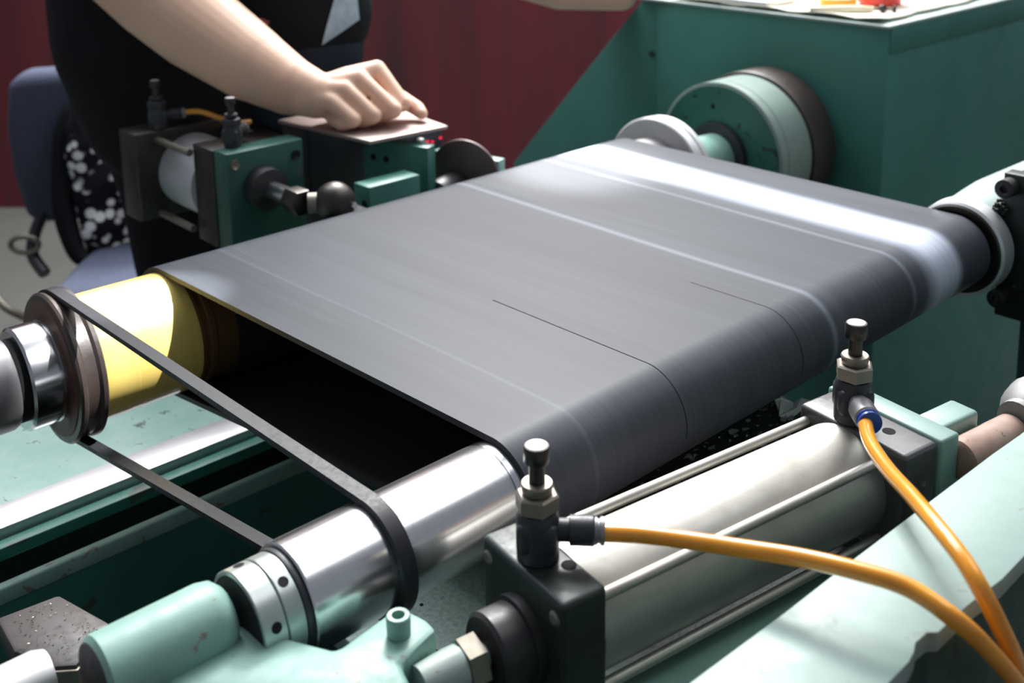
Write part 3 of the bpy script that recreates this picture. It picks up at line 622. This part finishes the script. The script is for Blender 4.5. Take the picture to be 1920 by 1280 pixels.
bx('stand', M['dark'], t, -.03, -.01, .04, .06, -.179, -.02)
t = thing('control_box', 'dark control box with tan cover plate under the worker hand', 'box')
bm = nb(); prism(bm, [(.756, 1.086), (.870, 1.077), (.893, 1.26), (.735, 1.262)], .9460, .9505, .0008); link('cover_plate', bm, metal('worn_bronze_plate', (176, 156, 150), .42, 14, (1, 1, 1), .3, .3, .6, (110, 170, 150)), t)
bm = nb(); prism(bm, [(.750, 1.215), (.842, 1.215), (.855, 1.262), (.738, 1.258)], .70, .9459, .002); link('box_body', bm, M['plastic'], t)
bx('panel', M['plastic'], t, .850, .928, 1.162, 1.176, .893, .920, bev=.001)
for yy, zz in ((.9010, .9075), (.9090, .9055), (.9230, .9085)): bx('indicator_lamp', M['led'], t, yy, yy + .0035, 1.1605, 1.162, zz - .0017, zz + .0017)
lt('button', M['grey_alloy'], t, cyl(0, .010, .006, .001), (.888, 1.162, .9100), (0, -1, 0), 18)

vc = valve((.629, 1.205 - .018, .95), math.radians(35), 'small dark flow valve on the green block, under the forearm', .90, nut='plastic')
vd = valve((.605, 1.335, .95), math.radians(-12), 'small dark flow valve on the rear block, nearest the torso', .95, nut='plastic')
tag(link('air_hose', tube(nb(), smooth_path([(.638, 1.326, .967), (.655, 1.318, .966), (.672, 1.30, .958), (.690, 1.29, .95), (.715, 1.30, .945)], 8), .0036, 14), M['hose'], None, True), 'short amber hose curling from the rear small valve', 'hose', 'amber air hoses')

# ------------------------------------------------------------------ chair behind
ch = thing('office_chair', 'blue-grey padded office chair behind the worker', 'chair', (.96, 2.28, 0))
def pad(bm, w_, h_, d_, bev, curve=0):
    box(bm, -w_ / 2, w_ / 2, -d_ / 2, d_ / 2, -h_ / 2, h_ / 2, bev=bev, seg=6)
    return bm
bm = nb(); pad(bm, .42, .34, .075, .033); bmesh.ops.subdivide_edges(bm, edges=bm.edges[:], cuts=2, use_grid_fill=True)
for v in bm.verts:
    v.co.x *= 1 - .35 * max(0, abs(v.co.z) / .17 - .4) ** 2; v.co.y -= .05 * (v.co.x / .21) ** 2
o = link('backrest', bm, M['chair'], ch, True, 60); RZ = math.atan2(RGT.y, RGT.x); o.rotation_euler = (.08, 0, RZ); o.location = (-.002, .03, .685)
bm = nb(); pad(bm, .44, .075, .42, .034); bmesh.ops.subdivide_edges(bm, edges=bm.edges[:], cuts=1, use_grid_fill=True)
for v in bm.verts: v.co.x *= 1 - .2 * max(0, abs(v.co.y) / .21 - .4) ** 2; v.co.z -= .02 * (v.co.x / .22) ** 2
o = link('seat', bm, M['chair'], ch, True, 60); o.rotation_euler = (0, 0, RZ); o.location = (.0, -.215, .460)
lt('post', M['plastic'], ch, cyl(.12, .44, .025), (-.06, -.14, 0), (0, 0, 1), 24)
def lw(s_, d_, z_): p = RGT * s_ + FWD * d_; return Vector((p.x - .012, p.y + .04, z_))
bm = nb(); tube(bm, smooth_path([lw(0, .05, .72), lw(0, .07, .55), lw(0, .03, .44), lw(0, -.1, .42)], 6), .018, 12); link('back_bar', bm, M['plastic'], ch, True)
for s_ in (-.215, .23):
    bm = nb(); tube(bm, smooth_path([lw(s_ + .075, -.02, .60), lw(s_ + .07, -.04, .55), lw(s_ + .055, -.07, .50), lw(s_ + .055, -.09, .46), lw(s_ + .09, -.12, .43)], 6), .013, 12); link('arm_bracket', bm, M['plastic'], ch, True)
    bm = nb(); tube(bm, smooth_path([lw(s_ + .045 + .030 * math.cos(a / 10 * 2 * PI), -.1, .487 + .018 * math.sin(a / 10 * 2 * PI)) for a in range(11)], 4), .006, 10); link('arm_ring', bm, M['dull'], ch, True)
for k in range(5):
    a = k * 2 * PI / 5 + .4; e_ = Vector((-.06 + .28 * math.cos(a), -.14 + .28 * math.sin(a), .07))
    bm = nb(); tube(bm, [Vector((-.06, -.14, .13)), e_], lambda q_: .022 - .008 * q_, 10); lg = link('leg', bm, M['plastic'], ch, True)
    lt('caster', M['plastic'], lg, cyl(-.018, .018, .03, .004), (e_.x, e_.y, .03), (math.sin(a), -math.cos(a), 0), 18)
bm = nb(); tube(bm, smooth_path([lw(-.19, -.22, .43), lw(-.15, -.24, .40), lw(-.10, -.2, .36), lw(-.02, -.18, .40)], 6), .008, 10); link('lever', bm, M['dull'], ch, True)
# floral jacket over the chair
jk = thing('floral_jacket', 'black jacket with white floral print hanging over the chair', 'jacket', (.96, 2.28, 0))
bm = nb(); g_ = []
for i in range(25):
    row = []
    for j in range(33):
        a = i / 24; b = j / 32
        z_ = .775 - .335 * b; s_ = -.075 + .26 * a + .05 * b
        dd = -.075 - .02 * math.sin(a * 9 + b * 2) - .045 * b - .02 * mnoise.noise(Vector((a * 5, b * 5, 0))) + .04 * (a - .5) ** 2
        if b < .12: s_ += .03 * (1 - b / .12) * (1 - a)
        row.append(bm.verts.new(lw(s_, dd, z_)))
    g_.append(row)
for i in range(24):
    for j in range(32): bm.faces.new((g_[i][j], g_[i + 1][j], g_[i + 1][j + 1], g_[i][j + 1]))
o = link('jacket_body', bm, M['floral'], jk, True, 80); s_ = o.modifiers.new('thick', 'SOLIDIFY'); s_.thickness = .008
bm = nb(); tube(bm, smooth_path([lw(-.060, -.06, .775), lw(-.075, -.075, .72), lw(-.080, -.09, .64), lw(-.076, -.11, .56), lw(-.05, -.13, .48), lw(-.02, -.14, .46)], 8), lambda q_: .010 + .013 * max(0, math.sin(q_ * PI)) ** .7, 16); link('sleeve', bm, M['trouser'], jk, True, 80)

# ------------------------------------------------------------------ person
def capsule(bm, p0, p1, r0, r1, seg=16, rings=6, flat=1.0, flatdir=None):
    p0, p1 = Vector(p0), Vector(p1); d = (p1 - p0); Ld = max(d.length, 1e-5); X_, Y_, Z_ = frame(d)
    prof = []
    for i in range(rings + 1): a = -PI / 2 + PI / 2 * i / rings; prof.append((r0 * math.sin(a), r0 * math.cos(a)))
    for i in range(rings + 1): a = PI / 2 * i / rings; prof.append((Ld + r1 * math.sin(a), r1 * math.cos(a)))
    t = bmesh.new(); lathe(t, prof, p0, d, seg)
    if flatdir is not None:
        fd = Vector(flatdir).normalized(); c_ = (p0 + p1) / 2
        for v in t.verts: k = (v.co - c_).dot(fd); v.co -= fd * k * (1 - flat)
    me = bpy.data.meshes.new('t'); t.to_mesh(me); t.free(); bm.from_mesh(me); bpy.data.meshes.remove(me)
def remesh(o, vox, smooth=4):
    m_ = o.modifiers.new('r', 'REMESH'); m_.mode = 'VOXEL'; m_.voxel_size = vox; m_.use_smooth_shade = True
    s_ = o.modifiers.new('s', 'SMOOTH'); s_.factor = .5; s_.iterations = smooth
def chain(bm, pts, rs, **k):
    for a, b, r0, r1 in zip(pts, pts[1:], rs, rs[1:]): capsule(bm, a, b, r0, r1, **k)
V_ = Vector
def rel(s_, d_, z_): p = RGT * s_ + FWD * d_; return V_((p.x, p.y, z_))
def sd(p): p = V_(p); return p.dot(RGT), p.dot(FWD), p.z
person = thing('person', 'person in black t-shirt and trousers leaning one fist on the control box', 'person', (.74, 1.62, 0))
OFF = V_((.74, 1.62, 0))
def skinmesh():
    bm = nb()
    c = lambda *pts: [V_(p) - OFF for p in pts]
    # right forearm and upper arm
    chain(bm, c((.7520, 1.1925, .9915), (.7322, 1.2261, 1.0030), (.7108, 1.2792, 1.0272), (.6811, 1.3599, 1.0708), (.66, 1.4178, 1.1102), (.6362, 1.4957, 1.1628), (.6806, 1.5939, 1.3126)), [.0300, .0385, .0500, .0600, .0650, .0670, .070], seg=28)
    # hand
    mP, mR, mM, mI = V_((.7545, 1.1640, .9865)), V_((.7760, 1.1650, .9985)), V_((.8000, 1.1690, 1.0090)), V_((.8330, 1.1740, 1.0150))
    pP, pR, pM, pI = V_((.7680, 1.1370, .9655)), V_((.7930, 1.1290, .9680)), V_((.8190, 1.1220, .9720)), V_((.8390, 1.1290, .9760))
    wr = V_((.748, 1.196, .990))
    for m_, p_, r_, rp, dz in ((mP, pP, .0122, .0102, .0), (mR, pR, .0126, .0108, .0), (mM, pM, .0128, .0112, 0), (mI, pI, .0126, .0108, 0)):
        k = (m_ - V_((.80, 1.17, 0))).x * .25
        wp = wr + V_((k, -k * .1, .0)); mid = (wp + m_) / 2 + V_((0, 0, .002))
        chain(bm, c(wp, mid, m_), [.024, .0185, r_], seg=18)
        # proximal, then curled segments beneath
        chain(bm, c(m_, (m_ + p_) / 2 + V_((0, 0, .0015)), p_), [r_, (r_ + rp) / 2 - .0012, rp], seg=18)
        q_ = p_ + V_((-.006, .016, -.008)); q_.z = max(q_.z, .9600); e_ = p_ + V_((-.005, .038, -.002)); e_.z = .9615
        chain(bm, c(p_, q_, e_), [rp, .0098, .0090], seg=16)
    chain(bm, c(wr, V_((.785, 1.186, .978)), V_((.812, 1.170, .982))), [.024, .020, .018], seg=18)
    # thumb from the side of the palm
    chain(bm, c((.780, 1.205, .982), (.822, 1.192, .984), (.853, 1.158, .978), (.8630, 1.1300, .9650), (.8610, 1.1180, .9605)), [.016, .015, .0115, .0100, .0080], seg=18)
    # left arm and hand resting on the cabinet corner
    chain(bm, c((1.085, 1.60, 1.31), (1.14, 1.56, 1.19), (1.245, 1.44, 1.105), (1.350, 1.355, 1.058), (1.425, 1.285, 1.045)), [.055, .046, .043, .040, .030], seg=20)
    lh = V_((1.445, 1.262, 1.060))
    for k in range(4):
        a0_ = lh + V_((.018 + .006 * k, .018 - .018 * k, .0)); a1_ = a0_ + V_((.050, -.020, .0)); a2_ = a1_ + V_((.024, -.016, -.003)); a3_ = a2_ + V_((.014, -.012, -.005))
        a2_.z = max(a2_.z, ZC + .010); a3_.z = max(a3_.z, ZC + .0085)
        chain(bm, c(lh, a0_, a1_, a2_, a3_), [.02, .017, .0105, .009, .0078], seg=14)
    chain(bm, c(lh, lh + V_((.01, -.045, -.012)), lh + V_((.035, -.07, -.008))), [.017, .011, .009], seg=14)
    # trunk, neck, legs inside the clothes
    sh = rel(-.30, 1.60, 0)
    ch_ = V_((.80, 1.60, 1.22)); pv = V_((.76, 1.66, .88))
    chain(bm, [rel(-.49, 1.72, .88) - OFF, rel(-.49, 1.71, 1.02) - OFF] + c((.83, 1.60, 1.22), (.81, 1.60, 1.36)), [.10, .11, .12, .085], seg=24)
    chain(bm, c((.690, 1.60, 1.34), (.81, 1.60, 1.38), (1.0, 1.60, 1.36), (1.085, 1.60, 1.31)), [.058, .075, .07, .055], seg=20)
    chain(bm, c((.81, 1.60, 1.38), (.85, 1.55, 1.47)), [.058, .052], seg=20)
    hd_ = V_((.885, 1.52, 1.56)); f_ = V_((.66, -.66, -.25)).normalized()
    capsule(bm, hd_ - OFF - V_((0, 0, .02)), hd_ - OFF + V_((0, 0, .035)), .078, .088, 24)
    capsule(bm, hd_ - OFF + f_ * .035 + V_((0, 0, -.06)), hd_ - OFF + f_ * .03, .045, .06, 20)
    sdv = V_((.707, .707, 0))
    capsule(bm, hd_ - OFF + f_ * .085 + V_((0, 0, .01)), hd_ - OFF + f_ * .103 + V_((0, 0, -.025)), .009, .013, 12)
    for s_ in (-1, 1): capsule(bm, hd_ - OFF + sdv * .088 * s_ + V_((0, 0, .015)), hd_ - OFF + sdv * .088 * s_ + V_((0, 0, -.022)), .016, .012, 12)
    capsule(bm, hd_ - OFF + f_ * .085 + sdv * -.018 + V_((0, 0, -.055)), hd_ - OFF + f_ * .085 + sdv * .018 + V_((0, 0, -.055)), .009, .009, 12)
    for x_, y_ in ((.76, 1.66), (.86, 1.62)):
        chain(bm, c((x_, y_, .86), (x_ + .06, y_ - .03, .48), (x_ + .03, y_ + .02, .09)), [.07, .045, .032], seg=20)
        chain(bm, c((x_ + .03, y_ + .02, .07), (x_ + .13, y_ - .07, .035)), [.04, .03], seg=16)
    return bm
o = link('body', skinmesh(), M['skin'], person, True); remesh(o, .0026, 2)
hd_ = V_((.885, 1.52, 1.56)) - OFF; f_ = V_((.66, -.66, -.25)).normalized(); sdv = V_((.707, .707, 0))
for s_ in (-1, 1):
    bm = nb(); bmesh.ops.create_uvsphere(bm, u_segments=14, v_segments=8, radius=.011); bmesh.ops.translate(bm, verts=bm.verts[:], vec=hd_ + f_ * .078 + sdv * .031 * s_ + V_((0, 0, .022)))
    link('eye', bm, M['hair'], person, True)
bm = nb(); capsule(bm, hd_ - f_ * .018 + V_((0, 0, .0)), hd_ - f_ * .012 + V_((0, 0, .045)), .092, .092, 24); capsule(bm, hd_ - f_ * .06 + V_((0, 0, .02)), hd_ - f_ * .085 + V_((0, 0, -.09)), .05, .03, 16)
o = link('hair', bm, M['hair'], person, True); remesh(o, .006, 3)
c = lambda *pts: [V_(p) - OFF for p in pts]
bm = nb()
cr_ = lambda *pts: [rel(*p) - OFF for p in pts]
chain(bm, cr_((-.52, 1.71, .92), (-.535, 1.71, 1.02), (-.53, 1.70, 1.14), (-.51, 1.70, 1.24), (-.48, 1.71, 1.35)), [.150, .165, .165, .16, .11], seg=32)
chain(bm, cr_((-.345, 1.71, .975), (-.337, 1.71, 1.06), (-.36, 1.71, 1.2)), [.100, .125, .132], seg=28)
chain(bm, cr_((-.56, 1.73, .93), (-.575, 1.73, 1.05), (-.56, 1.73, 1.2)), [.13, .13, .13], seg=28)
chain(bm, c((.70, 1.60, 1.335), (.652, 1.555, 1.25)), [.075, .072], seg=20); chain(bm, c((1.07, 1.60, 1.33), (1.09, 1.56, 1.26)), [.072, .068], seg=20)
chain(bm, c((.70, 1.60, 1.335), (.81, 1.60, 1.37), (1.0, 1.60, 1.36), (1.07, 1.60, 1.33)), [.075, .09, .085, .072], seg=20)
shirt = link('t_shirt', bm, M['cotton'], person, True); remesh(shirt, .008, 8)
bm = nb()
chain(bm, cr_((-.51, 1.74, .90), (-.49, 1.74, .80)), [.150, .142], seg=28); chain(bm, cr_((-.51, 1.73, .80), (-.49, 1.70, .66), (-.48, 1.69, .46), (-.50, 1.72, .12)), [.118, .112, .085, .06], seg=24)
chain(bm, cr_((-.42, 1.75, .84), (-.36, 1.74, .62), (-.36, 1.75, .46), (-.38, 1.78, .12)), [.13, .10, .08, .06], seg=24)
o = link('trousers', bm, M['trouser'], person, True); remesh(o, .009, 6)
bm = nb(); chain(bm, cr_((-.345, 1.70, .955), (-.330, 1.70, 1.0)), [.092, .104], seg=28); o = link('denim_pocket', bm, M['denim'], person, True); remesh(o, .008, 3)
def patch(name, pts, mat, n=12):
    # pts: (sideways, height) corners on the shirt front; the sheet is laid on to the shirt from the machine side
    bm = nb(); g_ = []; oc = (OFF.dot(RGT), OFF.dot(FWD))
    a, b, c_, d_ = [V_((p[0] - oc[0], -.5, p[1])) for p in pts]
    for i in range(n + 1):
        g_.append([bm.verts.new((a * (1 - i / n) + b * i / n) * (1 - j / n) + (d_ * (1 - i / n) + c_ * i / n) * (j / n)) for j in range(n + 1)])
    for i in range(n):
        for j in range(n): bm.faces.new((g_[i][j], g_[i + 1][j], g_[i + 1][j + 1], g_[i][j + 1]))
    o = link(name, bm, mat, person, True); o.rotation_euler = (0, 0, math.atan2(RGT.y, RGT.x))
    m_ = o.modifiers.new('w', 'SHRINKWRAP'); m_.target = shirt; m_.wrap_method = 'PROJECT'; m_.use_project_y = True; m_.use_project_x = False; m_.use_project_z = False
    m_.use_negative_direction = False; m_.use_positive_direction = True; m_.offset = .003
    return o
patch('shirt_print', ((-.276, 1.016), (-.226, 1.046), (-.228, 1.10), (-.250, 1.10)), M['print'])
patch('small_print', ((-.366, 1.050), (-.352, 1.042), (-.344, 1.056), (-.356, 1.062)), M['pinkprint'])
